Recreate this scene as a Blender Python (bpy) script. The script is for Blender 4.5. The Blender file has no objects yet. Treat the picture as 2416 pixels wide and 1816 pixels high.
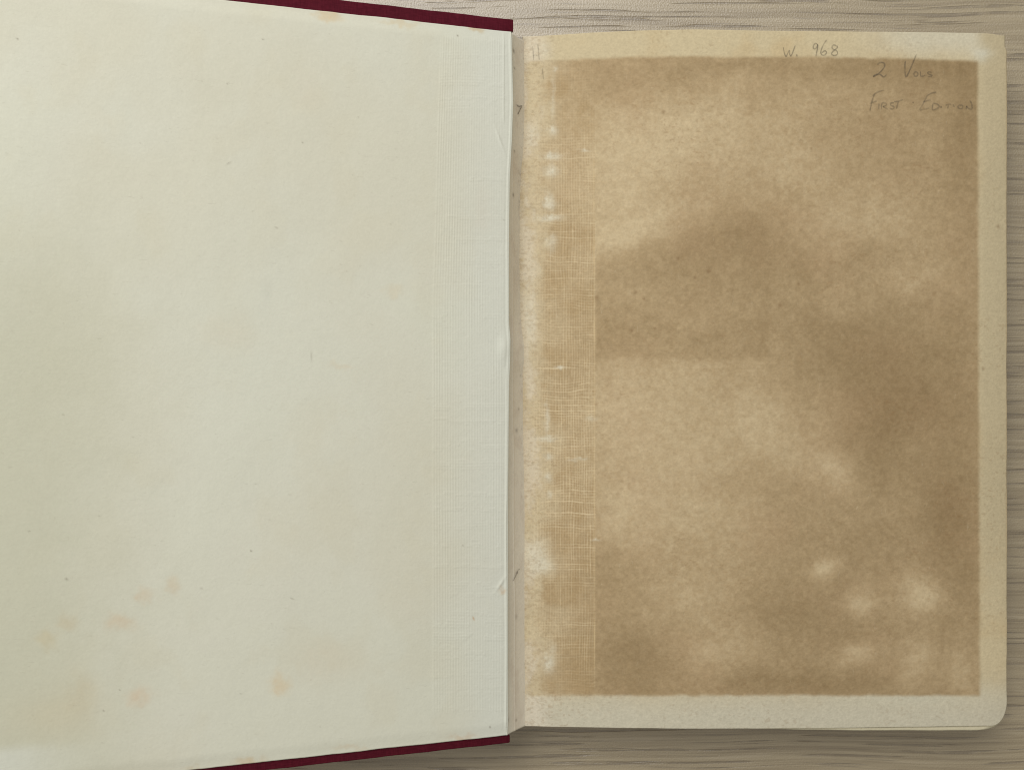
import bpy, math, random
import numpy as np

random.seed(7)
rng = np.random.default_rng(7)
R = math.radians
scene = bpy.context.scene
C = scene.collection

# ------------------------------------------------------------------ camera
ZP = 0.022            # height of the crown of the open page above the desk (m)
HC = 0.300            # camera above that page
KPX = 0.0001463       # metres per photo pixel on that page
FPX = HC / KPX        # focal length in photo pixels
cam_d = bpy.data.cameras.new('camera')
cam_d.sensor_width = 36.0
cam_d.lens = 36.0 * FPX / 2416.0
cam_d.clip_start = 0.01
cam_d.clip_end = 50
cam = bpy.data.objects.new('camera', cam_d)
cam.location = (0, 0, ZP + HC)
cam.rotation_euler = (0, 0, 0)
C.objects.link(cam)
scene.camera = cam

# ------------------------------------------------------------------ light
world = bpy.data.worlds.new('World')
scene.world = world
world.use_nodes = True
bg = world.node_tree.nodes['Background']
bg.inputs[0].default_value = (1.0, 0.955, 0.86, 1)
bg.inputs[1].default_value = 0.30

def area_lamp(name, loc, aim, sx, sy, watts, col):
    d = bpy.data.lights.new(name, 'AREA')
    d.shape = 'RECTANGLE'
    d.size, d.size_y = sx, sy
    d.energy = watts
    d.color = col
    o = bpy.data.objects.new(name, d)
    o.location = loc
    from mathutils import Vector
    o.rotation_euler = (Vector(aim) - Vector(loc)).to_track_quat('-Z', 'Y').to_euler()
    C.objects.link(o)
    return o
area_lamp('window_light', (-0.40, 0.61, 0.95), (0, 0, 0), 0.8, 0.7, 10.9, (0.99, 0.988, 0.995))

vs = scene.view_settings
scene.cycles.filter_width = 1.1
vs.view_transform = 'Standard'
vs.look = 'None'
vs.exposure = 0.0
vs.gamma = 1.0
vs.use_curve_mapping = False

# ------------------------------------------------------------------ helpers
def lin(r, g, b, e=1.0):
    c = np.array([r, g, b], dtype=float) / 255.0
    c = np.where(c <= 0.04045, c / 12.92, ((c + 0.055) / 1.055) ** 2.4)
    return c / e

def hash2(ix, iy, seed):
    h = (ix.astype(np.int64) * 374761393 + iy.astype(np.int64) * 668265263 + seed * 1442695041) & 0xFFFFFFFF
    h = ((h ^ (h >> 13)) * 1274126177) & 0xFFFFFFFF
    h = h ^ (h >> 16)
    return (h & 0xFFFFFF) / float(0xFFFFFF)

def vnoise(x, y, seed=0):
    ix = np.floor(x); iy = np.floor(y)
    fx = x - ix; fy = y - iy
    fx = fx * fx * fx * (fx * (fx * 6 - 15) + 10); fy = fy * fy * fy * (fy * (fy * 6 - 15) + 10)
    ix = ix.astype(np.int64); iy = iy.astype(np.int64)
    a = hash2(ix, iy, seed); b = hash2(ix + 1, iy, seed)
    c = hash2(ix, iy + 1, seed); d = hash2(ix + 1, iy + 1, seed)
    return (a * (1 - fx) + b * fx) * (1 - fy) + (c * (1 - fx) + d * fx) * fy

def fbm(x, y, sx, sy, octs=4, seed=0, gain=0.5):
    """0..1 fractal noise, sx / sy = feature size in photo pixels"""
    s = 0; amp = 1; tot = 0
    X = x / sx; Y = y / sy
    for o in range(octs):
        s = s + amp * vnoise(X + 17.3 * o, Y - 9.1 * o, seed + o * 31)
        tot += amp; amp *= gain
        X, Y = (X * 0.83 - Y * 0.56) * 2.03, (X * 0.56 + Y * 0.83) * 2.03
    return s / tot

def sstep(a, b, x):
    t = np.clip((x - a) / (b - a), 0, 1)
    return t * t * (3 - 2 * t)

def blob(x, y, cx, cy, rx, ry, wx=0, wy=0, ang=0.0):
    dx = x + wx - cx; dy = y + wy - cy
    if ang:
        c, s = math.cos(ang), math.sin(ang)
        dx, dy = dx * c + dy * s, -dx * s + dy * c
    return np.exp(-((dx / rx) ** 2 + (dy / ry) ** 2))

def mix(col, target, m):
    m = np.clip(m, 0, 1)[..., None]
    return col * (1 - m) + np.asarray(target) * m

def link(o, parent=None):
    C.objects.link(o)
    if parent is not None:
        o.parent = parent
    return o

def mesh_np(name, verts, quads, mat, parent=None, smooth=True, tris=None):
    verts = np.asarray(verts, dtype=np.float32).reshape(-1, 3)
    quads = np.asarray(quads, dtype=np.int32).reshape(-1, 4)
    me = bpy.data.meshes.new(name)
    n = len(quads)
    me.vertices.add(len(verts))
    me.vertices.foreach_set('co', verts.ravel())
    me.loops.add(n * 4)
    me.loops.foreach_set('vertex_index', quads.ravel())
    me.polygons.add(n)
    me.polygons.foreach_set('loop_start', np.arange(0, n * 4, 4, dtype=np.int32))
    me.polygons.foreach_set('loop_total', np.full(n, 4, dtype=np.int32))
    me.polygons.foreach_set('use_smooth', np.full(n, smooth, dtype=bool))
    me.update(calc_edges=True)
    me.validate()
    me.materials.append(mat)
    o = bpy.data.objects.new(name, me)
    link(o, parent)
    return o

def set_colour(o, col):
    a = o.data.color_attributes.new('tone', 'FLOAT_COLOR', 'POINT')
    rgba = np.ones((len(o.data.vertices), 4), dtype=np.float32)
    rgba[:len(col), :3] = col
    if len(col) < len(rgba):
        rgba[len(col):, :3] = col[:1]
    a.data.foreach_set('color', rgba.ravel())

def grid_quads(nr, nc):
    i = np.arange((nr - 1) * (nc - 1))
    r = i // (nc - 1); c = i % (nc - 1)
    a = r * nc + c
    # rows run downwards in the photo, columns to the right -> normal up
    return np.stack([a, a + nc, a + nc + 1, a + 1], axis=1)

def px_world(px, py, d):
    """photo pixel at distance d below the camera -> world"""
    x = (px - 1208.0) * d / FPX
    y = (908.0 - py) * d / FPX
    return np.stack([x, y, ZP + HC - d + 0 * x], axis=-1)

def sheet(name, P, mat, parent, colour=None, thick=0.00022):
    """P: (rows, cols, 3) surface; adds a skirt and a coarse underside so the leaf has thickness"""
    nr, nc, _ = P.shape
    V = P.reshape(-1, 3)
    Q = grid_quads(nr, nc)
    idx = np.arange(nr * nc).reshape(nr, nc)
    ring = np.concatenate([idx[0, :], idx[1:, -1], idx[-1, -2::-1], idx[-2:0:-1, 0]])
    low = V[ring].copy(); low[:, 2] -= thick
    base = len(V)
    m = len(ring)
    j = np.arange(m); k = (j + 1) % m
    skirt = np.stack([ring[j], ring[k], base + k, base + j], axis=1)
    V = np.concatenate([V, low])
    o = mesh_np(name, V, np.concatenate([Q, skirt]), mat, parent)
    if colour is not None:
        c = colour.reshape(-1, 3)
        set_colour(o, np.concatenate([c, c[ring]]))
    return o

# ------------------------------------------------------------------ materials
def new_mat(name):
    m = bpy.data.materials.new(name)
    m.use_nodes = True
    nt = m.node_tree
    b = nt.nodes['Principled BSDF']
    return m, nt, b

def N(nt, t, **kw):
    n = nt.nodes.new(t)
    for k, v in kw.items():
        setattr(n, k, v)
    return n

def noise(nt, vec, scale, detail=3, rough=0.55, dist=0.0):
    n = N(nt, 'ShaderNodeTexNoise')
    n.inputs['Scale'].default_value = scale
    n.inputs['Detail'].default_value = detail
    n.inputs['Roughness'].default_value = rough
    n.inputs['Distortion'].default_value = dist
    nt.links.new(vec, n.inputs['Vector'])
    return n.outputs['Fac']

def mapping(nt, vec, scale, rot=(0, 0, 0), loc=(0, 0, 0)):
    n = N(nt, 'ShaderNodeMapping')
    n.inputs['Scale'].default_value = scale
    n.inputs['Rotation'].default_value = rot
    n.inputs['Location'].default_value = loc
    nt.links.new(vec, n.inputs['Vector'])
    return n.outputs['Vector']

def mrange(nt, v, a, b, c, d, smooth=True):
    n = N(nt, 'ShaderNodeMapRange')
    if smooth:
        n.interpolation_type = 'SMOOTHSTEP'
    for k, x in zip(('From Min', 'From Max', 'To Min', 'To Max'), (a, b, c, d)):
        n.inputs[k].default_value = x
    nt.links.new(v, n.inputs['Value'])
    return n.outputs['Result']

def math_n(nt, op, a, b):
    n = N(nt, 'ShaderNodeMath', operation=op)
    for s, x in ((0, a), (1, b)):
        if isinstance(x, (int, float)):
            n.inputs[s].default_value = x
        else:
            nt.links.new(x, n.inputs[s])
    return n.outputs[0]

def mixc(nt, fac, a, b, blend='MIX'):
    n = N(nt, 'ShaderNodeMix', data_type='RGBA', blend_type=blend)
    if isinstance(fac, (int, float)):
        n.inputs[0].default_value = fac
    else:
        nt.links.new(fac, n.inputs[0])
    for s, x in ((6, a), (7, b)):
        if isinstance(x, (tuple, list, np.ndarray)):
            n.inputs[s].default_value = (float(x[0]), float(x[1]), float(x[2]), 1)
        else:
            nt.links.new(x, n.inputs[s])
    return n.outputs[2]

def bump(nt, h, strength, dist, normal=None):
    n = N(nt, 'ShaderNodeBump')
    n.inputs['Strength'].default_value = strength
    n.inputs['Distance'].default_value = dist
    nt.links.new(h, n.inputs['Height'])
    if normal is not None:
        nt.links.new(normal, n.inputs['Normal'])
    return n.outputs['Normal']

def paper_mat(name, attr=True, col=(0.6, 0.58, 0.48), grain=0.07, relief=0.5, fibre=0.10):
    m, nt, b = new_mat(name)
    tc = N(nt, 'ShaderNodeTexCoord').outputs['Object']
    if attr:
        a = N(nt, 'ShaderNodeAttribute', attribute_name='tone')
        base = a.outputs['Color']
    else:
        rgb = N(nt, 'ShaderNodeRGB'); rgb.outputs[0].default_value = (*col, 1)
        base = rgb.outputs[0]
    g1 = noise(nt, tc, 1150, 2, 0.55)
    g2 = noise(nt, mapping(nt, tc, (1, 1, 1), loc=(3, 1, 0)), 420, 4, 0.6)
    val = mrange(nt, g1, 0.25, 0.75, 1 - grain, 1 + grain, False)
    val2 = mrange(nt, g2, 0.25, 0.75, 1 - grain * 0.6, 1 + grain * 0.6, False)
    v = math_n(nt, 'MULTIPLY', val, val2)
    comb = N(nt, 'ShaderNodeCombineColor')
    for i in range(3):
        nt.links.new(v, comb.inputs[i])
    c = mixc(nt, 1.0, base, comb.outputs[0], 'MULTIPLY')
    # short stray fibres, lighter and darker than the sheet
    fv = mapping(nt, tc, (260, 1500, 800), rot=(0, 0, 0.25))
    f = noise(nt, fv, 1.0, 2, 0.5, 1.6)
    c = mixc(nt, mrange(nt, f, 0.66, 0.76, 0.0, fibre), c, (0.16, 0.11, 0.06))
    f2 = noise(nt, mapping(nt, tc, (1100, 300, 800), rot=(0, 0, 0.5), loc=(7, 2, 0)), 1.0, 2, 0.5, 1.4)
    c = mixc(nt, mrange(nt, f2, 0.66, 0.78, 0.0, fibre * 1.1), c, (0.75, 0.66, 0.48))
    nt.links.new(c, b.inputs['Base Color'])
    b.inputs['Roughness'].default_value = 0.92
    b.inputs['Specular IOR Level'].default_value = 0.18
    h = math_n(nt, 'ADD', g1, math_n(nt, 'MULTIPLY', g2, 1.6))
    nt.links.new(bump(nt, h, relief, 0.00009), b.inputs['Normal'])
    return m

M_PASTE = paper_mat('pastedown_paper', grain=0.022, relief=0.42, fibre=0.10)
M_PAGE = paper_mat('toned_endpaper', grain=0.075, relief=1.0, fibre=0.12)
M_HINGE = paper_mat('hinge_paper', grain=0.03, relief=0.45, fibre=0.12)
M_LEAF = paper_mat('leaf_paper', attr=False, col=tuple(lin(196, 188, 160, 0.80)), grain=0.04)

def block_mat():
    m, nt, b = new_mat('text_block_edges')
    tc = N(nt, 'ShaderNodeTexCoord').outputs['Object']
    l = noise(nt, mapping(nt, tc, (6, 6, 5200)), 1.0, 3, 0.6)
    st = noise(nt, tc, 45, 4, 0.6)
    c = mixc(nt, mrange(nt, l, 0.3, 0.7, 0, 1), lin(150, 128, 92), lin(206, 190, 152))
    c = mixc(nt, mrange(nt, st, 0.5, 0.75, 0, 0.5), c, lin(132, 100, 66))
    nt.links.new(c, b.inputs['Base Color'])
    b.inputs['Roughness'].default_value = 0.9
    nt.links.new(bump(nt, l, 0.5, 0.0002), b.inputs['Normal'])
    return m
M_BLOCK = block_mat()

def cloth_mat():
    m, nt, b = new_mat('maroon_book_cloth')
    tc = N(nt, 'ShaderNodeTexCoord').outputs['Object']
    w1 = noise(nt, mapping(nt, tc, (350, 2600, 900)), 1.0, 2)
    w2 = noise(nt, mapping(nt, tc, (2600, 350, 900)), 1.0, 2)
    w = math_n(nt, 'ADD', w1, w2)
    big = noise(nt, tc, 60, 4, 0.6)
    c = mixc(nt, mrange(nt, w, 0.7, 1.3, 0, 1), (0.078, 0.0070, 0.0145), (0.110, 0.0110, 0.0215))
    c = mixc(nt, mrange(nt, big, 0.45, 0.75, 0, 0.35), c, (0.062, 0.009, 0.016))
    # rubbed, paler flecks
    fl = noise(nt, mapping(nt, tc, (150, 420, 300), loc=(0.3, 0.9, 0)), 1.0, 3, 0.6)
    c = mixc(nt, mrange(nt, fl, 0.72, 0.80, 0, 0.35), c, (0.30, 0.13, 0.15))
    nt.links.new(c, b.inputs['Base Color'])
    b.inputs['Roughness'].default_value = 0.7
    b.inputs['Specular IOR Level'].default_value = 0.06
    nt.links.new(bump(nt, w, 0.35, 0.00012), b.inputs['Normal'])
    return m
M_CLOTH = cloth_mat()

def graphite_mat(name, strength):
    m, nt, b = new_mat(name)
    tc = N(nt, 'ShaderNodeTexCoord').outputs['Object']
    n = noise(nt, tc, 3200, 3, 0.6)
    n2 = noise(nt, tc, 420, 2, 0.6)
    f = math_n(nt, 'ADD', n, math_n(nt, 'MULTIPLY', n2, 0.9))
    b.inputs['Base Color'].default_value = (0.115, 0.095, 0.072, 1)
    b.inputs['Roughness'].default_value = 0.6
    nt.links.new(mrange(nt, f, 0.62, 1.2, 0.38 * strength, strength), b.inputs['Alpha'])
    return m
M_PENCIL = graphite_mat('pencil', 0.45)
M_PENCIL_FAINT = graphite_mat('pencil_rubbed', 0.32)
M_INK = graphite_mat('dark_fleck', 0.8)

def wood_mat():
    m, nt, b = new_mat('oak_laminate')
    tc = N(nt, 'ShaderNodeTexCoord').outputs['Object']
    # gentle waviness of the grain
    w = N(nt, 'ShaderNodeTexNoise'); w.inputs['Scale'].default_value = 1.0
    w.inputs['Detail'].default_value = 2
    nt.links.new(mapping(nt, tc, (9, 22, 1)), w.inputs['Vector'])
    sub = N(nt, 'ShaderNodeVectorMath', operation='SUBTRACT')
    nt.links.new(w.outputs['Color'], sub.inputs[0]); sub.inputs[1].default_value = (0.5, 0.5, 0.5)
    mul = N(nt, 'ShaderNodeVectorMath', operation='MULTIPLY')
    nt.links.new(sub.outputs[0], mul.inputs[0]); mul.inputs[1].default_value = (0.0, 0.007, 0)
    add = N(nt, 'ShaderNodeVectorMath', operation='ADD')
    nt.links.new(tc, add.inputs[0]); nt.links.new(mul.outputs[0], add.inputs[1])
    v = add.outputs[0]
    band = noise(nt, mapping(nt, v, (4, 120, 1)), 1.0, 4, 0.6)
    fine = noise(nt, mapping(nt, v, (14, 900, 1), loc=(2, 5, 0)), 1.0, 4, 0.65)
    st1 = noise(nt, mapping(nt, v, (15, 640, 1), loc=(9, 3, 0)), 1.0, 2, 0.5)
    st2 = noise(nt, mapping(nt, v, (30, 1000, 1), loc=(4, 8, 0)), 1.0, 2, 0.5)
    brk = noise(nt, mapping(nt, v, (85, 300, 1), loc=(1, 6, 0)), 1.0, 2, 0.5)
    s1 = math_n(nt, 'MULTIPLY', mrange(nt, st1, 0.585, 0.635, 0, 1), mrange(nt, brk, 0.30, 0.55, 0.25, 1))
    s2 = mrange(nt, st2, 0.60, 0.68, 0, 1)
    s3 = mrange(nt, st1, 0.40, 0.36, 0, 1)
    c = mixc(nt, mrange(nt, band, 0.3, 0.7, 0, 1), lin(138, 120, 86), lin(166, 149, 114))
    c = mixc(nt, mrange(nt, fine, 0.36, 0.64, 0.0, 0.62), c, lin(182, 166, 131))
    c = mixc(nt, math_n(nt, 'MULTIPLY', s3, 0.20), c, lin(202, 188, 160))
    c = mixc(nt, math_n(nt, 'MULTIPLY', s1, 0.56), c, lin(103, 85, 60))
    c = mixc(nt, math_n(nt, 'MULTIPLY', s2, 0.46), c, lin(103, 86, 61))
    nt.links.new(c, b.inputs['Base Color'])
    b.inputs['Roughness'].default_value = 0.55
    b.inputs['Specular IOR Level'].default_value = 0.7
    b.inputs['Coat Weight'].default_value = 1.0
    b.inputs['Coat IOR'].default_value = 2.2
    b.inputs['Coat Roughness'].default_value = 0.52
    peb = noise(nt, tc, 1500, 2, 0.6)
    h = math_n(nt, 'SUBTRACT', math_n(nt, 'MULTIPLY', peb, 1.1), s1)
    nrm_ = bump(nt, h, 0.85, 0.00020)
    nt.links.new(nrm_, b.inputs['Normal'])
    nt.links.new(nrm_, b.inputs['Coat Normal'])
    return m
M_WOOD = wood_mat()

# ------------------------------------------------------------------ desk top
def rounded_box(name, x0, x1, y0, y1, z0, z1, mat, parent=None, bev=0.003, seg=3):
    import bmesh
    bm = bmesh.new()
    bmesh.ops.create_cube(bm, size=1)
    for v in bm.verts:
        v.co = ((x0 + x1) / 2 + v.co.x * (x1 - x0), (y0 + y1) / 2 + v.co.y * (y1 - y0), (z0 + z1) / 2 + v.co.z * (z1 - z0))
    if bev:
        bmesh.ops.bevel(bm, geom=bm.edges[:], offset=bev, segments=seg, affect='EDGES', profile=0.5)
    me = bpy.data.meshes.new(name); bm.to_mesh(me); bm.free()
    me.materials.append(mat)
    o = bpy.data.objects.new(name, me)
    return link(o, parent)

desk = rounded_box('desk_top', -0.8, 0.8, -0.45, 0.45, -0.028, 0.0, M_WOOD, None, 0.002)
desk['kind'] = 'structure'
desk['label'] = 'pale grey-brown oak laminate desk top with fine horizontal grain'

# ------------------------------------------------------------------ the book
book = bpy.data.objects.new('open_book', None)
book.location = (0, 0, 0)
link(book)
book['label'] = 'old maroon cloth book lying open at its blank endpapers on the wooden desk'
book['category'] = 'book'

# -- shared profile of the open leaves: drop below the crown of the page, by photo column
_pc = np.array([1180, 1222, 1236, 1270, 1310, 1360, 1420, 1500, 1580, 1660, 1800, 2000, 2200, 2330, 2360, 2380, 2420])
_pd = np.array([5.6, 5.0, 4.5, 3.7, 3.0, 2.2, 1.45, 0.65, 0.18, 0.0, 0.25, 1.1, 2.2, 2.75, 3.15, 3.7, 5.2]) * 1e-3
def smooth_interp(x, xp, fp):
    # monotone-ish cubic through the table (Catmull-Rom on a fine linear lookup)
    xs = np.linspace(xp[0], xp[-1], 1200)
    ys = np.interp(xs, xp, fp)
    k = np.hanning(41); k /= k.sum()
    ys = np.convolve(np.pad(ys, 20, mode='edge'), k, mode='valid')
    return np.interp(x, xs, ys)
def page_drop(px):
    return smooth_interp(px, _pc, _pd)

_lx_y = np.array([60, 240, 330, 400, 480, 600, 735, 780, 810, 845, 872, 930, 1050, 1216, 1500, 1712, 1740])
_lx = np.array([1233, 1233, 1230, 1223, 1221, 1220, 1223, 1228, 1232.5, 1232, 1228, 1229, 1231, 1234, 1235, 1237, 1237])
def page_left(py):
    return np.interp(py, _lx_y, _lx)
_ty_x = np.array([1215, 1236, 1300, 1400, 1500, 1640, 1800, 2000, 2200, 2320, 2345, 2356, 2373, 2400])
_ty = np.array([88, 87, 84, 77.5, 73, 70, 73, 75, 77, 79, 81, 84, 85, 86])
def page_top(px):
    return np.interp(px, _ty_x, _ty)
_by_x = np.array([1215, 1240, 1400, 1616, 1800, 2000, 2200, 2340, 2400])
_by = np.array([1711.5, 1712, 1715, 1718, 1717.5, 1716, 1713, 1711, 1710.5])
def page_bottom(px):
    return np.interp(px, _by_x, _by)

def leaf_grid(xs01, ys01, dxr=0.0, dyb=0.0, drop=0.0, corner=(58, 37), seed=3, wob=1.0, dxl=0.0, dyt=0.0):
    """a leaf as photo-pixel outline -> world surface; xs01, ys01 are parameters 0..1"""
    u, v = np.meshgrid(xs01, ys01)
    y_est = 80 + v * 1636
    l = page_left(y_est) + dxl
    r = 2375.5 + dxr + wob * 2.6 * (fbm(y_est, 0 * y_est, 70, 1, 4, seed) - 0.5)
    # small nick at the head corner, rounded foot corner
    r = r - 4.5 * (1 - sstep(104, 118, y_est))
    cy = corner[0]; t = np.clip((y_est - (1716 - cy)) / cy, 0, 1)
    r = r - corner[1] * (1 - np.sqrt(np.clip(1 - t ** 2.1, 0, 1)))
    px = l + (r - l) * u
    top = page_top(px) + dyt; bot = page_bottom(px) + dyb + wob * 1.1 * (fbm(px, 0 * px, 45, 1, 3, seed + 5) - 0.5)
    py = top + (bot - top) * v
    d = HC + page_drop(px) + drop
    return px, py, d

# -- free endpaper (the toned page)
def nonuni(breaks):
    out = []
    for a, b, n in breaks:
        out.append(np.linspace(a, b, n, endpoint=False))
    out.append(np.array([breaks[-1][1]]))
    return np.concatenate(out)
W = 2375.0 - 1232.0
xs01 = nonuni([(0, 185 / W, 150), (185 / W, 0.97, 300), (0.97, 1.0, 24)])
ys01 = nonuni([(0, 0.965, 1000), (0.965, 1.0, 50)])
px, py, d = leaf_grid(xs01, ys01)
# paper cockling
d = d - 0.00035 * (fbm(px, py, 260, 330, 3, 50) - 0.5) - 0.00025 * (fbm(px, py, 70, 90, 2, 51) - 0.5)

def paint_page(px, py):
    E = 0.90
    n1 = fbm(px, py, 330, 300, 5, 101)
    n2 = fbm(px, py, 110, 100, 5, 102)
    n3 = fbm(px, py, 26, 24, 4, 103)
    wx = (fbm(px, py, 120, 120, 4, 104) - 0.5) * 90
    wy = (fbm(px, py, 120, 120, 4, 105) - 0.5) * 90
    n4 = fbm(px, py, 9, 9, 3, 106)
    # cream sheet
    cream = np.empty(px.shape + (3,)); cream[:] = lin(202, 187, 152, E)
    cream = mix(cream, lin(196, 174, 133, E), sstep(0.45, 0.75, n2) * 0.6)
    cream = mix(cream, lin(198, 193, 173, E), sstep(1560, 1700, py + wy * 0.3) * 0.85)  # greyer foot margin, with some falloff of light put into its tone
    cream = mix(cream, lin(206, 200, 178, E), sstep(1960, 2200, px + wx) * sstep(160, 90, py) * 0.75)
    cream = mix(cream, lin(190, 176, 143, E), sstep(2290, 2330, px) * sstep(1560, 1200, py) * 0.95)  # toned right margin, darkened further to carry the light's falloff in its colour
    cream = mix(cream, lin(214, 213, 196, E), blob(px, py, 2316, 127, 22, 17, (n4 - .5) * 14, (n3 - .5) * 14) * 0.55)
    cream = mix(cream, lin(203, 199, 178, E), blob(px, py, 2150, 1640, 160, 26, wx * .3, wy * .1) * 0.6)
    # brown offset rectangle
    lightness = 0.46 + 0.16 * (n1 - 0.5) + 0.20 * (n2 - 0.5)
    F = 1.0922
    def L(cx, cy, rx, ry, a, w=1.0, ang=0.0):
        return a * blob(px, py, cx * F, cy * F, rx * F, ry * F, wx * w, wy * w, ang)
    lightness = lightness + 0.10
    for args in (
        (1400, 300, 160, 110, .30), (1330, 420, 90, 110, .22), (1400, 490, 130, 34, .24, .7, -0.25), (1560, 300, 130, 130, .12),
        (1740, 360, 120, 110, .16), (1840, 470, 120, 60, .18), (1960, 590, 90, 40, .26, .8), (1830, 640, 60, 34, .16), (2010, 470, 70, 60, .12),
        (1450, 930, 180, 130, .24), (1340, 860, 80, 80, .18), (1340, 1090, 80, 110, .26), (1500, 1110, 140, 80, .18), (1640, 900, 60, 90, .20),
        (1700, 960, 70, 50, .14), (1800, 1012, 66, 40, .40, .8), (1480, 1270, 160, 60, .16), (1565, 1390, 70, 50, .20), (1620, 1180, 90, 60, .10),
        (1790, 1222, 24, 20, .55, .7), (1868, 1290, 32, 26, .48, .7), (1990, 1285, 48, 38, .55, .7), (1850, 1412, 44, 26, .48, .7),
        (1975, 1440, 50, 60, .36, .9), (2080, 1440, 40, 56, .30, .9), (1990, 970, 60, 50, .12), (1950, 1080, 60, 40, .10),
        (1370, 640, 50, 30, .12), (1500, 700, 60, 30, .10), (1590, 640, 50, 30, .08),
        (1880, 800, 330, 130, -.29, 1.0, 0.93), (1930, 850, 130, 120, -.18), (1640, 470, 120, 60, -.16, 1.0, -0.3), (1560, 560, 200, 50, -.06),
        (2060, 1150, 60, 130, -.30), (1360, 1420, 100, 90, -.30), (1330, 1240, 70, 60, -.22), (1720, 1470, 200, 40, -.30), (1720, 1330, 130, 70, -.20),
        (2085, 280, 45, 170, -.26), (1600, 150, 260, 30, -.20), (1950, 145, 190, 40, -.26), (1420, 175, 110, 36, -.14), (1640, 230, 60, 60, -.10),
        (2060, 760, 50, 110, -.12), (1560, 1050, 50, 34, -.08)):
        lightness = lightness + L(*args)
    # the tidy darker rectangle with a clear foot and right-hand side
    rtop = np.interp(px, [1400, 1560, 1700, 1830], [606, 575, 520, 505]) + wy * 0.35
    rect = sstep(1401, 1412, px) * sstep(1832, 1800, px + wx * 0.10) * sstep(856, 838, py + wy * 0.10) * sstep(rtop - 34, rtop + 34, py)
    lightness = lightness - 0.14 * rect
    lightness = lightness - 0.10 * sstep(1500, 2300, px) - 0.05 * sstep(900, 1600, py)
    lightness = lightness + 0.13 * (n3 - 0.5) + 0.32 * (n4 - 0.5)
    t = np.clip(lightness, 0, 1)
    ramp_x = [0.0, 0.33, 0.6, 1.0]
    cols = np.stack([lin(146, 124, 90, E), lin(163, 141, 106, E), lin(179, 157, 121, E), lin(202, 183, 147, E)])
    brown = np.stack([np.interp(t, ramp_x, cols[:, i]) for i in range(3)], axis=-1)
    brown = mix(brown, lin(180, 148, 114, E), np.clip(fbm(px, py, 150, 140, 4, 120) - 0.5, 0, 1) * 0.4)
    # offset outline of the rectangle
    ew = (n3 - 0.5) * 4
    ytop = np.interp(px, [1240, 1500, 1900, 2310], [147, 133, 134, 143])
    m = sstep(ytop - 5, ytop + 6, py + ew * 1.6) * sstep(1645, 1634, py + ew * 1.6) * sstep(2313, 2301, px + ew * 0.8 - 5 * (py - 140) / 1500)
    # left of the mull strip the brown breaks up into cream
    lf = fbm(px, py, 34, 70, 4, 130) + 0.25 * (n3 - 0.5)
    # cream pockets beside the gutter by height (photo y, reach in px)
    reach = np.interp(py, [85, 125, 145, 220, 265, 300, 340, 372, 385, 450, 520, 560, 620, 700, 780, 850, 900, 980, 1050, 1075, 1110, 1180, 1245, 1265, 1285, 1340, 1352, 1370, 1480, 1510, 1560, 1600, 1650],
                      [52, 55, 14, 8, 16, 34, 44, 34, 10, 14, 16, 36, 44, 42, 44, 40, 20, 26, 44, 36, 28, 20, 8, 12, 38, 44, 32, 4, 4, 14, 26, 16, 20])
    gx = px - page_left(py)
    pocket = sstep(reach + 30, reach - 26, gx + (lf - 0.5) * 110 + (n4 - 0.5) * 46)
    m = m * (1 - 0.92 * pocket)
    # faint brown speckled offset of the mull under the left part
    col = cream.copy()
    col = mix(col, lin(216, 206, 186, E), sstep(80, 20, gx) * 0.6)
    col = mix(col, brown, m)
    col = mix(col, lin(207, 193, 160, E), sstep(125, 10, gx + (lf - .5) * 70) * 0.85 * m)
    # orange-tinged mull strip
    strip = sstep(1405, 1401, px) * sstep(1268, 1300, px + (lf - .5) * 40)
    band = strip * sstep(140, 160, py) * sstep(1660, 1630, py)
    col = mix(col, lin(186, 163, 125, E), band * (0.12 + 0.2 * (n2 - .5)) * (1 - .6 * pocket))
    col = mix(col, lin(170, 145, 106, E), band * sstep(0.45, 0.72, fbm(px, py, 60, 70, 3, 133)) * 0.6)
    # threads of the mull showing paler
    vx = px + 9 * (fbm(px, py, 40, 140, 3, 140) - 0.5)
    ci = np.floor(vx / 6.2)
    cf = np.abs(vx / 6.2 - ci - 0.5) * 2
    va = hash2(ci.astype(np.int64), np.zeros_like(ci).astype(np.int64), 5)
    vmod = 0.6 * fbm(px, py, 12, 70, 3, 141) + 0.4 * fbm(px, py, 9, 16, 2, 144)
    vt = sstep(0.62, 0.1, cf) * np.clip((0.25 + 0.75 * va) * (vmod * 2.2 - 0.55), 0, 1)
    hy = py + 12 * (fbm(px, py, 70, 60, 3, 142) - 0.5)
    ri = np.floor(hy / 6.6)
    rf = np.abs(hy / 6.6 - ri - 0.5) * 2
    ha = hash2(ri.astype(np.int64), np.ones_like(ri).astype(np.int64), 9)
    hmod = 0.6 * fbm(px, py, 50, 10, 3, 143) + 0.4 * fbm(px, py, 12, 8, 2, 145)
    ht = sstep(0.62, 0.1, rf) * np.clip((0.12 + 1.0 * ha ** 2.2) * (hmod * 2.4 - 0.6), 0, 1)
    fade = sstep(250, 420, py) * sstep(1640, 1500, py) * 0.65 + 0.2 + 0.35 * sstep(820, 900, py) * sstep(1330, 1240, py)
    reg = sstep(1240, 1300, px + (lf - .5) * 60) * sstep(1408, 1402, px) * sstep(120, 170, py) * sstep(1700, 1600, py)
    col = mix(col, lin(212, 193, 156, E), reg * fade * (np.clip(0.70 * vt + 0.85 * ht, 0, 1)))
    col = mix(col, lin(160, 128, 86, E), reg * fade * sstep(0.5, 1.0, cf) * sstep(0.4, 1.0, rf) * np.clip(fbm(px, py, 14, 14, 2, 146) * 2 - .5, 0, 1) * 0.55)
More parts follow.
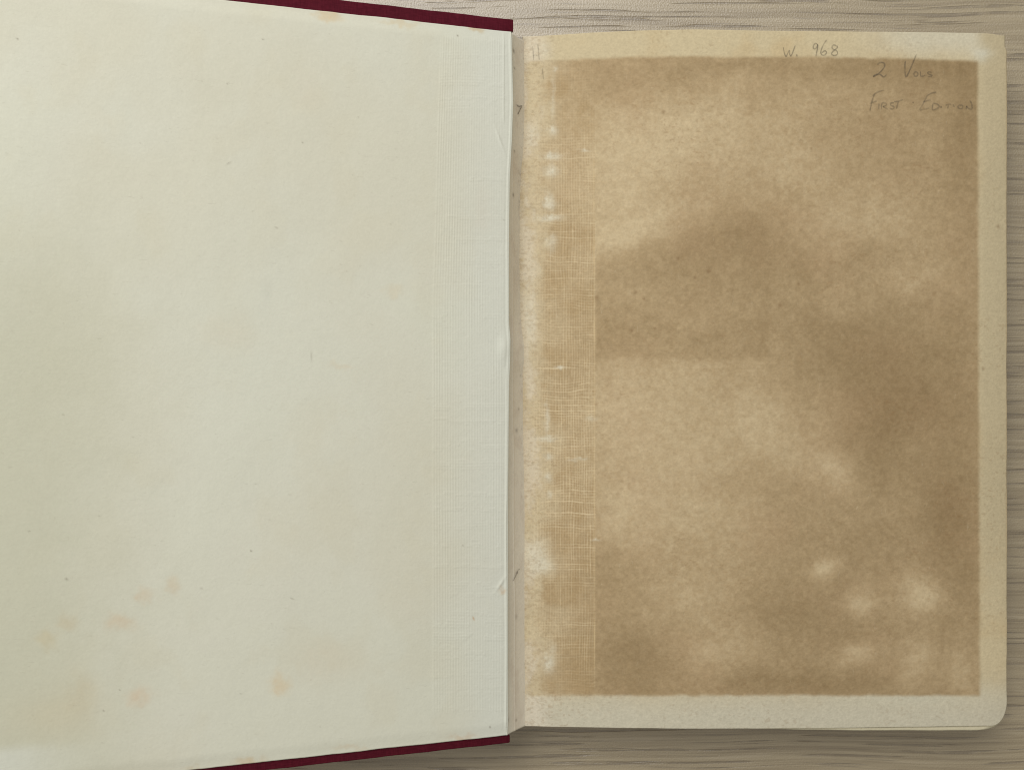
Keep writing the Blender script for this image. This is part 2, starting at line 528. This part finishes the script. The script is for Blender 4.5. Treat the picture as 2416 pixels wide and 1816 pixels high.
    # selvedge line of the mull
    sel = np.exp(-((px - (1402.5 - 1.5 * sstep(900, 300, py))) / 1.6) ** 2) * sstep(340, 420, py) * sstep(1640, 1560, py)
    col = mix(col, lin(212, 188, 144, E), sel * (0.25 + 0.9 * np.clip(fbm(px, py, 20, 60, 3, 150) - 0.3, 0, 1)))
    # white spots where the glue kept the paper clean
    for cx, cy, rx, ry, a in ((1195, 285, 8, 9, .8), (1193, 340, 16, 7, 1), (1190, 372, 13, 10, .9), (1188, 436, 9, 12, .95), (1186, 472, 22, 6, 1),
                              (1188, 446, 12, 8, .6), (1191, 520, 10, 10, .6), (1190, 535, 8, 16, .4), (1208, 796, 8, 2.5, .8), (1182, 905, 4, 30, .7), (1181, 946, 18, 5, .95),
                              (1187, 985, 7, 6, .8), (1187, 1030, 6, 8, .7), (1187, 1068, 6, 7, .6), (1238, 992, 10, 3, .5), (1262, 990, 8, 3, .5), (1280, 905, 10, 4, .45),
                              (1160, 1195, 22, 30, .75), (1172, 1222, 18, 14, .85), (1185, 1432, 11, 18, .85), (1192, 1400, 8, 10, .4), (1200, 150, 5, 5, .6), (1196, 215, 4, 40, .35),
                              (1180, 108, 12, 16, .5), (1150, 285, 14, 26, .5), (1145, 690, 12, 60, .6), (1185, 1510, 16, 10, .5), (1265, 327, 9, 2.5, .5), (1285, 1163, 8, 2, .7)):
        col = mix(col, lin(214, 206, 182, E), (0.6 + 0.4 * np.clip(vt + ht + (n4 > .55), 0, 1)) * np.clip(a * 1.25 * blob(px, py, cx * F, cy * F, rx * F * 1.15, ry * F * 1.15, wx * .12 + (n4 - .5) * 10, wy * .12 + (n4 - .5) * 8), 0, 0.92))
    # fine paper mottling and brown fox specks
    sp = sstep(0.70, 0.80, fbm(px, py, 7, 6, 2, 160)) * np.clip(fbm(px, py, 180, 160, 3, 161) * 2 - 0.7, 0, 1)
    col = mix(col, lin(140, 108, 72, E), sp * 0.26)
    gut = sstep(130, 20, gx) * sstep(0.60, 0.70, fbm(px, py, 8, 4.5, 2, 163))
    col = mix(col, lin(150, 124, 88, E), gut * 0.22)
    # browned extreme edges
    col = mix(col, lin(176, 148, 106, E), sstep(2371, 2376, px) * 0.35 * sstep(1500, 1200, py))
    for cx, cy, r in ((1672, 640, 5), (1640, 655, 3.5), (1500, 690, 4), (1545, 775, 3), (1490, 780, 4), (1520, 705, 3), (1600, 610, 3), (1840, 720, 4), (1885, 670, 3.5), (1565, 265, 4), (1914, 350, 2.5), (2355, 535, 4), (2320, 870, 3.5), (1408, 702, 5)):
        col = mix(col, lin(118, 88, 58, E), 0.45 * blob(px, py, cx, cy, r, r * 1.1))
    return np.clip(col, 0.01, 0.85)

page_col = paint_page(px, py)
page = sheet('free_endpaper', px_world(px, py, d), M_PAGE, book, page_col)
page['label'] = 'pale endpaper leaf heavily toned with a brown offset rectangle'

# leaves below, slightly out of register
def plain_leaf(dxr, dyb, drop, seed, corner, dyt=0.0):
    a = np.linspace(0, 1, 60); bq = nonuni([(0, 0.955, 60), (0.955, 1, 26)])
    qx, qy, qd = leaf_grid(a, bq, dxr, dyb, drop, corner, seed, 1.3, dxl=3.0, dyt=dyt)
    return sheet('leaf', px_world(qx, qy, qd), M_LEAF, book)
class _k: pass
# second leaf peeps out below the first towards the fore-edge
_by_save = _by.copy()
_by = np.array([1709, 1710, 1713, 1716, 1718.5, 1721.5, 1722.5, 1722, 1721]); plain_leaf(-9.0, 0, 0.0005, 11, (34, 62), 2.0)
_by = _by_save - 3.0
plain_leaf(-8.0, -1.0, 0.0010, 12, (50, 50), 2.0)
plain_leaf(-10.0, -2.0, 0.0015, 13, (50, 50), 3.0)
_by = _by_save

# -- text block: thin sections of leaves under the top leaves
def text_block():
    V = []; Q = []
    zlow = 0.0034
    n = 30
    cols = np.concatenate([np.linspace(1236, 1500, 12), np.linspace(1560, 2362, 12)])
    for i in range(n):
        f0 = i / n; f1 = (i + 0.86) / n
        jx = random.uniform(-0.0005, 0.0002); jy = random.uniform(-0.0004, 0.0004)
        dpt = HC + page_drop(cols) + 0.0020
        ztop = ZP + HC - dpt
        x = (cols - 1208) * HC / FPX
        x = x.copy()
        x[0] += 0.001 + 0.002 * math.sin(math.pi * f0)
        x[-1] += jx - 0.0012
        zt = ztop + (zlow - ztop) * f0
        zb = ztop + (zlow - ztop) * f1
        yt = 0.1206 + jy; yb = -0.1178 + jy
        b = len(V); m = len(cols)
        for k in range(m):
            V += [(x[k], yt, zt[k]), (x[k], yb, zt[k]), (x[k], yt, zb[k]), (x[k], yb, zb[k])]
        for k in range(m - 1):
            a = b + 4 * k; c = a + 4
            Q += [(a, a + 1, c + 1, c), (a + 2, c + 2, c + 3, a + 3), (a, c, c + 2, a + 2), (a + 1, a + 3, c + 3, c + 1)]
        a = b; Q.append((a, a + 2, a + 3, a + 1))
        a = b + 4 * (m - 1); Q.append((a, a + 1, a + 3, a + 2))
    o = mesh_np('text_block', V, Q, M_BLOCK, book, smooth=False)
    o['label'] = 'thick block of browned page edges under the endpaper'
text_block()

# -- front cover board, tipped up from the hinge towards the fore-edge
AX, AD = -0.0012, 0.2967
BX, BD = -0.1508, 0.2559
slope = (AD - BD) / (AX - BX)
def cover_depth(x):
    return AD - slope * (AX - x)
def px_on_cover(px):
    # intersection of the camera ray in column px with the sloping board
    t = (px - 1208.0) / FPX
    # x = t * d ; d = AD - slope*(AX - x) = (AD - slope*AX) + slope*x
    return (AD - slope * AX) / (1 - slope * t)
XL = -0.1665
def slope_pt(x, lift=0.0):
    nrm = math.hypot(1, slope)
    z = ZP + HC - cover_depth(x)
    return x + lift * slope / nrm, z + lift / nrm

def front_cover():
    import bmesh
    bm = bmesh.new()
    th = 0.0032
    x0, x1 = XL, 0.00062
    y0, y1 = -0.1223, 0.1250
    xin, xb_, xt_ = -0.00155, -0.00055, 0.00062     # inner edge under the joint; cloth corners at tail and head
    outl = [(x0, y0), (xb_, y0), (xb_, -0.1199), (xin, -0.1188), (xin, 0.1198), (xt_, 0.1208), (xt_, y1), (x0, y1)]
    top_, bot_ = [], []
    for x, y in outl:
        X, Z = slope_pt(x, -0.00035); top_.append(bm.verts.new((X, y, Z)))
        X, Z = slope_pt(x, -0.00035 - th); bot_.append(bm.verts.new((X, y, Z)))
    bm.faces.new(top_); bm.faces.new(bot_[::-1])
    for i in range(len(outl)):
        j = (i + 1) % len(outl)
        bm.faces.new([top_[j], top_[i], bot_[i], bot_[j]])
    bmesh.ops.recalc_face_normals(bm, faces=bm.faces[:])
    long_edges = [e for e in bm.edges if abs(e.verts[0].co.x - e.verts[1].co.x) > 0.05]
    bmesh.ops.subdivide_edges(bm, edges=long_edges, cuts=60)
    sharp = [e for e in bm.edges if len(e.link_faces) == 2 and e.link_faces[0].normal.angle(e.link_faces[1].normal) > 0.8]
    bmesh.ops.bevel(bm, geom=sharp, offset=0.0004, segments=3, affect='EDGES', profile=0.5)
    for v in bm.verts:      # cloth is never perfectly straight
        v.co.y += 0.00005 * math.sin(v.co.x * 310 + 1.3) + 0.00003 * math.sin(v.co.x * 740)
    for fc in bm.faces:
        fc.smooth = True
    me = bpy.data.meshes.new('front_cover'); bm.to_mesh(me); bm.free()
    me.materials.append(M_CLOTH)
    o = bpy.data.objects.new('front_cover', me)
    link(o, book)
    # soft turned-in corner nub at the head of the hinge
    return o
cover = front_cover()

# -- pastedown on the inside of the board
pc_x = nonuni([(-140, 1005, 330), (1005, 1198, 165)])
Hp = 720
vv = np.linspace(0, 1, Hp)
PX, VV = np.meshgrid(pc_x, vv)
D = px_on_cover(PX)
Yt = 0.1204; Yb = -0.1192
Y = Yt + (Yb - Yt) * VV
PY = 908 - Y * FPX / D
# slight unevenness of the cut edges
edge_n = (fbm(PX, 0 * PX, 60, 1, 4, 210) - 0.5) * 0.0003
Y = Y + edge_n * (VV < 0.02) + edge_n * (VV > 0.98)
# the strip folded towards the hinge ends in a slightly uneven ridge
ridge = np.interp(PY, [70, 120, 240, 330, 420, 600, 760, 800, 850, 900, 1216, 1735], [1206, 1207, 1210, 1207, 1202, 1200, 1200, 1203, 1202, 1200, 1197, 1197])
sh = sstep(1120, 1198, PX) * (ridge - 1198)
PXs = PX + sh
D = px_on_cover(PXs)
X = (PXs - 1208) * D / FPX
lift = np.full(PX.shape, 0.00012)
# mull threads raised under the paper
zl = np.interp(PY, [80, 300, 520, 700, 1700], [1040, 1032, 1026, 1020, 1020])
zone = sstep(zl - 3, zl + 4, PXs) * sstep(1196, 1180, PXs) * sstep(76, 100, PY) * sstep(1690, 1670, PY)
vx = PXs - (zl - 1020) * (1195 - PXs) / 175.0 + 2.0 * (fbm(PXs, PY, 50, 260, 2, 220) - 0.5)
ph = vx / 6.35
amp = hash2(np.floor(ph).astype(np.int64), np.zeros(PX.shape, dtype=np.int64), 4)
amp = (0.35 + 0.65 * amp) * np.clip(0.35 + 1.3 * (fbm(PXs, PY, 45, 140, 3, 221) - 0.25), 0, 1.2)
lift += zone * 0.000075 * amp * (0.5 + 0.5 * np.cos(2 * np.pi * ph))
hy = PY + 6 * (fbm(PXs, PY, 90, 50, 2, 222) - 0.5)
hph = hy / 7.0
hamp = hash2(np.floor(hph).astype(np.int64), np.zeros(PX.shape, dtype=np.int64), 14) ** 3
lift += zone * 0.00009 * hamp * (0.5 + 0.5 * np.cos(2 * np.pi * hph)) * (fbm(PXs, PY, 40, 20, 2, 223) > 0.45)
lift += 0.00002 * zone
# creases by the hinge
def crease(x0, w, h, y0=-1e4, y1=1e4, sd=0):
    c = x0 + 3 * (fbm(PY, 0 * PY, 140, 1, 3, 230 + sd) - 0.5)
    return h * np.exp(-((PXs - c) / w) ** 2) * sstep(y0, y0 + 25, PY) * sstep(y1, y1 - 25, PY)
lift += crease(ridge - 4, 1.6, 0.00012, sd=1)
lift += crease(1188, 1.8, 0.00014, 60, 300, 2) + crease(1192, 2.2, 0.00012, 860, 1720, 3)
lift += crease(ridge - 9, 1.8, -0.00005, sd=4)
lift += 0.00055 * blob(PXs, PY, 1188, 822, 13, 26) + 0.0002 * blob(PXs, PY, 1178, 330, 3, 30, ang=-0.35)
lift += 0.00022 * blob(PXs, PY, 1180, 1375, 3.5, 18, ang=0.6)
# gentle cockling
lift += 0.0009 * (fbm(PXs, PY, 420, 520, 3, 240) - 0.5) + 0.00012 * (fbm(PXs, PY, 60, 70, 3, 241) - 0.5)
lift += 0.0005
# lie flat at the outer cut edges
edge = sstep(0, 0.02, VV) * sstep(1, 0.98, VV)
lift = 0.00015 + (lift - 0.00015) * (0.25 + 0.75 * edge)
nrm = math.hypot(1, slope)
P = np.stack([X + lift * slope / nrm, Y, ZP + HC - D + lift / nrm], axis=-1)

def paint_paste(px, py):
    E = 0.82
    wx = (fbm(px, py, 60, 60, 4, 301) - 0.5) * 40; wy = (fbm(px, py, 60, 60, 4, 302) - 0.5) * 40
    col = np.empty(px.shape + (3,)); col[:] = lin(206, 205, 188, E)
    n = fbm(px, py, 380, 420, 4, 303)
    n2 = fbm(px, py, 90, 110, 4, 304)
    col = mix(col, lin(203, 200, 180, E), sstep(0.42, 0.68, n) * 0.6)
    col = mix(col, lin(206, 206, 188, E), sstep(0.5, 0.3, n) * 0.6)
    col = mix(col, lin(202, 197, 174, E), sstep(0.52, 0.75, n2) * 0.25)
    # cooler strip along the hinge, far left toned, with shade of the bowed sheet painted in
    col = mix(col, lin(206, 208, 197, E), sstep(1000, 1190, px) * 0.6)
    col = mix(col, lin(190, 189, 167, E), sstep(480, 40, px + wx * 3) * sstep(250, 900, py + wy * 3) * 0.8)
    col = mix(col, lin(211, 214, 204, E), sstep(260, 0, px + wx) * sstep(1745, 1780, py + wy * .4 + px * 0.05) * 0.5)
    col = mix(col, lin(196, 184, 152, E), blob(px, py, 130, 1690, 110, 60, wx, wy) * 0.3)
    col = mix(col, lin(207, 208, 192, E), blob(px, py, 560, 800, 220, 320, wx * 3, wy * 3) * 0.6)
    F = 1.0922
    fn = fbm(px, py, 16, 16, 4, 310); fn2 = fbm(px, py, 16, 16, 4, 311)
    for cx, cy, rx, ry, a, c in ((313, 1277, 20, 17, .55, (200, 182, 154)), (372, 1267, 16, 18, .55, (200, 184, 156)), (262, 1342, 30, 19, .6, (200, 182, 154)),
                                 (148, 1340, 24, 20, .5, (190, 178, 148)), (108, 1382, 24, 18, .45, (192, 180, 146)), (608, 1474, 20, 20, .65, (206, 184, 146)),
                                 (297, 1500, 25, 20, .6, (202, 182, 154)), (180, 1500, 40, 45, .35, (194, 182, 152)), (700, 1430, 60, 45, .22, (204, 190, 164)),
                                 (540, 1640, 36, 13, .6, (196, 176, 140)), (440, 1662, 30, 8, .45, (190, 172, 136)), (712, 36, 26, 9, .7, (200, 176, 134)),
                                 (1022, 66, 14, 8, .7, (192, 168, 122)), (862, 50, 40, 6, .45, (200, 180, 140)), (1080, 1268, 7, 9, .6, (192, 164, 128)),
                                 (1023, 1336, 4, 5, .8, (186, 156, 122)), (855, 634, 20, 12, .35, (204, 190, 160)), (735, 790, 22, 7, .35, (202, 186, 158)),
                                 (490, 720, 60, 40, .18, (204, 192, 166)), (1000, 1592, 30, 6, .5, (198, 174, 144)), (760, 1618, 40, 5, .4, (198, 178, 146)),
                                 (1040, 455, 18, 50, .10, (210, 194, 176)), (455, 200, 40, 30, .06, (176, 172, 150)), (660, 190, 30, 40, .08, (208, 190, 168)),
                                 (540, 285, 60, 30, .08, (182, 180, 164)), (575, 640, 14, 30, .10, (180, 182, 174))):
        col = mix(col, lin(*c, E), 0.80 * a * (0.55 + 0.9 * fn) * sstep(0.05, 0.95, blob(px, py, cx * F, cy * F, rx * F * 1.15, ry * F * 1.15, wx * .8 + (fn - .5) * 24, wy * .8 + (fn2 - .5) * 24)))
    # small dark flecks and short fibres in the sheet
    fl = [(43, 95, 2.5, 1.8, .9), (621, 96, 2.2, 1.6, .8), (593, 1298, 2, 2, .95), (158, 1364, 3.5, 3, .6), (476, 1386, 2, 1.8, .7), (245, 1674, 2, 1.5, .8),
          (283, 1625, 2, 1.4, .6), (689, 1410, 5, 1.3, .5), (540, 387, 6, 1.2, .5), (652, 538, 4, 1.2, .5), (70, 1252, 3.5, 1.5, .5), (569, 1634, 2, 1.5, .5),
          (1079, 86, 1.8, 2.4, .8), (714, 338, 2, 1.5, .6), (150, 978, 2.5, 2, .5), (1155, 1712, 2, 2.4, .8), (1091, 1285, 1.6, 1.6, .6), (537, 200, 3, 1.3, .5), (735, 840, 1.6, 12, .35)]
    r2 = np.random.default_rng(21)
    for i in range(90):
        fl.append((r2.uniform(0, 1190), r2.uniform(20, 1800), r2.uniform(1.2, 3.4), r2.uniform(0.9, 1.3), r2.uniform(.10, .28)))
    cols = px[0]
    for cx, cy, rx, ry, a in fl:
        an = r2.uniform(-0.5, 0.5)
        c0, c1 = np.searchsorted(cols, [cx - 18, cx + 18])
        if c1 <= c0: continue
        sub = np.abs(py[:, (c0 + c1) // 2] - cy) < 24
        rr = np.where(sub)[0]
        if not len(rr): continue
        s = (slice(rr[0], rr[-1] + 1), slice(c0, c1))
        col[s] = mix(col[s], lin(92, 80, 62, E), 0.75 * a * blob(px[s], py[s], cx, cy, max(rx, 1.8), max(ry, 1.6), ang=an))
    return np.clip(col, 0.02, 0.85)
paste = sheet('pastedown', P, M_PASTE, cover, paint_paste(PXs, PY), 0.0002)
paste['label'] = 'cream pastedown endpaper with ribbed mull lines beside the hinge'

# -- hinge strip: paper dropping from the ridge of the board into the gutter
hv = np.linspace(0, 1, 520)
hu = np.linspace(0, 1, 40)
HU, HV = np.meshgrid(hu, hv)
hpy = 74 + HV * 1650
rl = np.interp(hpy, [70, 120, 240, 330, 420, 600, 760, 800, 850, 900, 1216, 1735], [1206, 1207, 1210, 1207, 1202, 1200, 1200, 1203, 1202, 1200, 1197, 1197]) - 1.5
rr_ = page_left(hpy) + 9
hpx = rl + (rr_ - rl) * HU
dl = px_on_cover(rl) - 0.0004
dr = HC + page_drop(rr_) + 0.0011
s = HU
prof = s ** 0.85
hd = dl + (dr - dl) * prof
hd = hd - 0.00022 * np.exp(-((hpx - (1211 + 5 * sstep(1000, 1700, hpy) + 4 * (fbm(hpy, 0 * hpy, 120, 1, 3, 401) - 0.5))) / 1.3) ** 2)
hd = hd + 0.0002 * (fbm(hpx, hpy, 20, 60, 3, 402) - 0.5)
Yh = 0.1203 + (-0.1193 - 0.1203) * HV
Yh = Yh
Ph = np.stack([(hpx - 1208) * hd / FPX, Yh, ZP + HC - hd], axis=-1)
ch = np.empty(hpx.shape + (3,)); ch[:] = lin(222, 214, 196, 0.82)
hn = fbm(hpx, hpy, 14, 40, 4, 404)
ch = mix(ch, lin(208, 196, 178, .82), sstep(0.5, 0.75, hn) * 0.5)
ch = mix(ch, lin(226, 226, 214, .82), sstep(0.35, 0.0, HU) * 0.7)
F = 1.0922
for cx, cy, rx, ry, a in ((1212, 113, 2.2, 5, .9), (1202, 157, 2.0, 3.5, .9), (1214, 153, 2, 3, .8), (1206, 258, 2, 3, .8), (1214, 348, 2, 3, .7), (1211, 451, 2, 5, .85), (1225, 460, 2, 2, .7),
                          (1219, 1011, 3, 5, .6), (1218, 1700, 2, 3, .7), (1218, 1455, 3, 6, .4), (1224, 960, 2, 3, .5), (1228, 880, 2, 3, .5), (1199, 1690, 2, 6, .5)):
    ch = mix(ch, lin(70, 56, 44), 0.65 * a * blob(hpx, hpy, cx, cy, rx, ry))
ch = mix(ch, lin(130, 104, 78, .82), sstep(.70, .84, fbm(hpx, hpy, 6, 9, 3, 405)) * sstep(0.5, 1.0, HU) * 0.4)
hinge = sheet('hinge_strip', Ph, M_HINGE, book, ch, 0.0002)
hinge['label'] = 'shaded paper joint dropping into the gutter'

# -- spine and back cover, mostly under the book
def spine():
    n = 14
    V = []; Q = []
    y0, y1 = -0.1190, 0.1200
    zt = ZP - 0.0018
    zb = 0.0015
    for i in range(n + 1):
        t = i / n
        z = zt + (zb - zt) * t
        x = -0.0022 - 0.0075 * math.sin(math.pi * t) ** 0.8
        for y in (y0, y1):
            V.append((x, y, z)); V.append((x + 0.0014, y, z))
    for i in range(n):
        a = 4 * i; b = a + 4
        Q += [(a, b, b + 2, a + 2), (a + 1, a + 3, b + 3, b + 1), (a, a + 1, b + 1, b), (a + 2, b + 2, b + 3, a + 3)]
    Q += [(0, 2, 3, 1), (4 * n, 4 * n + 1, 4 * n + 3, 4 * n + 2)]
    return mesh_np('spine', V, Q, M_CLOTH, book)
spine()
rounded_box('back_cover', -0.0005, 0.1690, -0.1212, 0.1232, 0.0, 0.0030, M_CLOTH, book, 0.0006)

# ------------------------------------------------------------------ pencil writing
def catmull(pts, n=6):
    p = np.array(pts, dtype=float)
    if len(p) < 3:
        t = np.linspace(0, 1, n * 2)[:, None]
        return p[0] * (1 - t) + p[-1] * t
    q = np.vstack([2 * p[0] - p[1], p, 2 * p[-1] - p[-2]])
    out = []
    for i in range(1, len(q) - 2):
        for t in np.linspace(0, 1, n, endpoint=False):
            a, b, c, d_ = q[i - 1], q[i], q[i + 1], q[i + 2]
            out.append(0.5 * (2 * b + (c - a) * t + (2 * a - 5 * b + 4 * c - d_) * t * t + (3 * b - a - 3 * c + d_) * t ** 3))
    out.append(p[-1])
    return np.array(out)

def strokes(name, lines, ox, oy, sc, width, mat, parent, depth, label=None, lift=0.00022):
    V = []; Q = []
    for ln in lines:
        p = catmull(ln) / sc + np.array([ox, oy])
        tg = np.gradient(p, axis=0)
        tg /= np.maximum(np.linalg.norm(tg, axis=1)[:, None], 1e-6)
        nr = np.stack([-tg[:, 1], tg[:, 0]], axis=1)
        m = len(p)
        w = width * (0.75 + 0.5 * vnoise(np.arange(m) * 0.35, np.full(m, ln[0][0] * 0.37), 9))
        w = w * np.clip(np.minimum(np.arange(m) + 1.5, m - np.arange(m) + 0.5) / 3.0, 0.45, 1)
        a = p + nr * w[:, None] / 2; b = p - nr * w[:, None] / 2
        base = len(V)
        da = depth(a) - lift; db = depth(b) - lift
        A = px_world(a[:, 0], a[:, 1], da); B = px_world(b[:, 0], b[:, 1], db)
        for k in range(m):
            V.append(A[k]); V.append(B[k])
        for k in range(m - 1):
            i0 = base + 2 * k
            Q.append((i0, i0 + 1, i0 + 3, i0 + 2))
    o = mesh_np(name, np.array(V), np.array(Q), mat, parent)
    if label:
        o['label'] = label
    return o

# depth of the finished page surface under the pencil
def page_depth(p):
    q = HC + page_drop(p[:, 0])
    q = q - 0.00035 * (fbm(p[:, 0], p[:, 1], 260, 330, 3, 50) - 0.5) - 0.00025 * (fbm(p[:, 0], p[:, 1], 70, 90, 2, 51) - 0.5)
    return q
def circ(cx, cy, rx, ry, n=9):
    return [(cx + rx * math.cos(a), cy + ry * math.sin(a)) for a in np.linspace(-1.6, 2 * math.pi - 1.4, n)]

strokes('pencil_number', [
    [(236, 178), (243, 215), (250, 240), (259, 255), (272, 232), (286, 205), (289, 232), (296, 252), (306, 240), (322, 200), (335, 165)],
    [(343, 236), (347, 242), (352, 248), (348, 252), (344, 246)],
    [(520, 160), (505, 148), (488, 158), (482, 180), (493, 194), (510, 182), (520, 160), (515, 200), (508, 230), (505, 258)],
    [(592, 120), (572, 148), (554, 185), (545, 215), (550, 238), (570, 245), (588, 232), (590, 216), (575, 209), (556, 224)],
    [(676, 170), (652, 160), (636, 176), (645, 195), (672, 207), (683, 226), (672, 244), (646, 246), (633, 232), (646, 212), (668, 195), (681, 178), (676, 168)],
], 1780, 60, 3.478, 2.6, M_PENCIL, page, page_depth, 'pencilled W. 968 at the head of the page')
strokes('pencil_note', [
    [(1008, 325), (1030, 305), (1062, 310), (1068, 335), (1045, 370), (1005, 405), (976, 418), (1000, 403), (1030, 402), (1060, 422), (1085, 405)],
    [(1238, 290), (1235, 340), (1240, 420), (1262, 395), (1295, 320), (1330, 235)],
    circ(1325, 399, 16, 19),
    [(1363, 378), (1362, 400), (1366, 416), (1385, 416), (1402, 408)],
    [(1456, 386), (1432, 381), (1421, 392), (1436, 402), (1456, 408), (1450, 420), (1424, 418)],
], 1780, 60, 3.478, 2.9, M_PENCIL, page, page_depth, 'pencilled note reading 2 Vols')
strokes('pencil_note', [
    [(986, 560), (965, 620), (956, 660), (948, 704)], [(968, 577), (1010, 548), (1066, 530)], [(945, 641), (985, 627), (1004, 620)],
    [(1022, 640), (1019, 686)],
    [(1040, 686), (1046, 642), (1074, 638), (1082, 654), (1056, 666), (1074, 676), (1094, 688)],
    [(1146, 634), (1120, 638), (1118, 654), (1145, 668), (1137, 685), (1110, 682)],
    [(1146, 626), (1180, 622), (1220, 609)], [(1182, 622), (1174, 650), (1166, 684)],
    [(1297, 630), (1303, 633), (1306, 630)],
    [(1492, 548), (1450, 558), (1412, 580)], [(1416, 580), (1386, 640), (1358, 690), (1400, 687), (1434, 677)], [(1382, 630), (1420, 617), (1448, 612)],
    [(1466, 640), (1460, 690), (1492, 686), (1516, 666), (1500, 646), (1468, 638)],
    [(1531, 660), (1530, 672), (1540, 668)],
    [(1567, 655), (1592, 648), (1618, 648)], [(1592, 650), (1586, 682)],
    [(1630, 645), (1634, 664), (1645, 664)],
    circ(1690, 668, 20, 15),
    [(1738, 690), (1741, 664), (1746, 670)], [(1740, 664), (1758, 682), (1786, 692)], [(1768, 616), (1778, 632), (1785, 655), (1786, 690)],
], 1780, 60, 3.478, 3.2, M_PENCIL_FAINT, page, page_depth, 'faint pencilled note reading First Edition')
strokes('pencil_letter', [
    [(288, 185), (293, 230), (297, 310)], [(335, 170), (342, 240), (348, 305)], [(290, 268), (310, 265), (338, 268)],
    [(375, 382), (380, 430), (386, 480)],
], 1180, 60, 3.78, 2.4, M_PENCIL_FAINT, page, page_depth, 'faint pencilled letters beside the gutter')

def hinge_depth(p):
    l = np.interp(p[:, 1], hpy[:, 0], rl[:, 0]); r = np.interp(p[:, 1], hpy[:, 0], rr_[:, 0])
    t = np.clip((p[:, 0] - l) / (r - l), 0, 1) ** 0.85
    a = px_on_cover(l) - 0.0004; b = HC + page_drop(r) + 0.0011
    return a + (b - a) * t
strokes('hinge_mark', [
    [(150, 710), (165, 723), (180, 722), (198, 717)], [(198, 718), (180, 750), (158, 797)],
], 1180, 60, 3.78, 2.4, M_INK, hinge, hinge_depth, 'small dark scratch in the gutter', lift=0.0006)
strokes('hinge_mark', [
    [(905, 345), (890, 356), (888, 380)], [(885, 362), (876, 392), (860, 424)],
], 900, 1216, 2.765, 2.0, M_INK, hinge, hinge_depth, 'thin dark scratch low in the gutter', lift=0.0006)
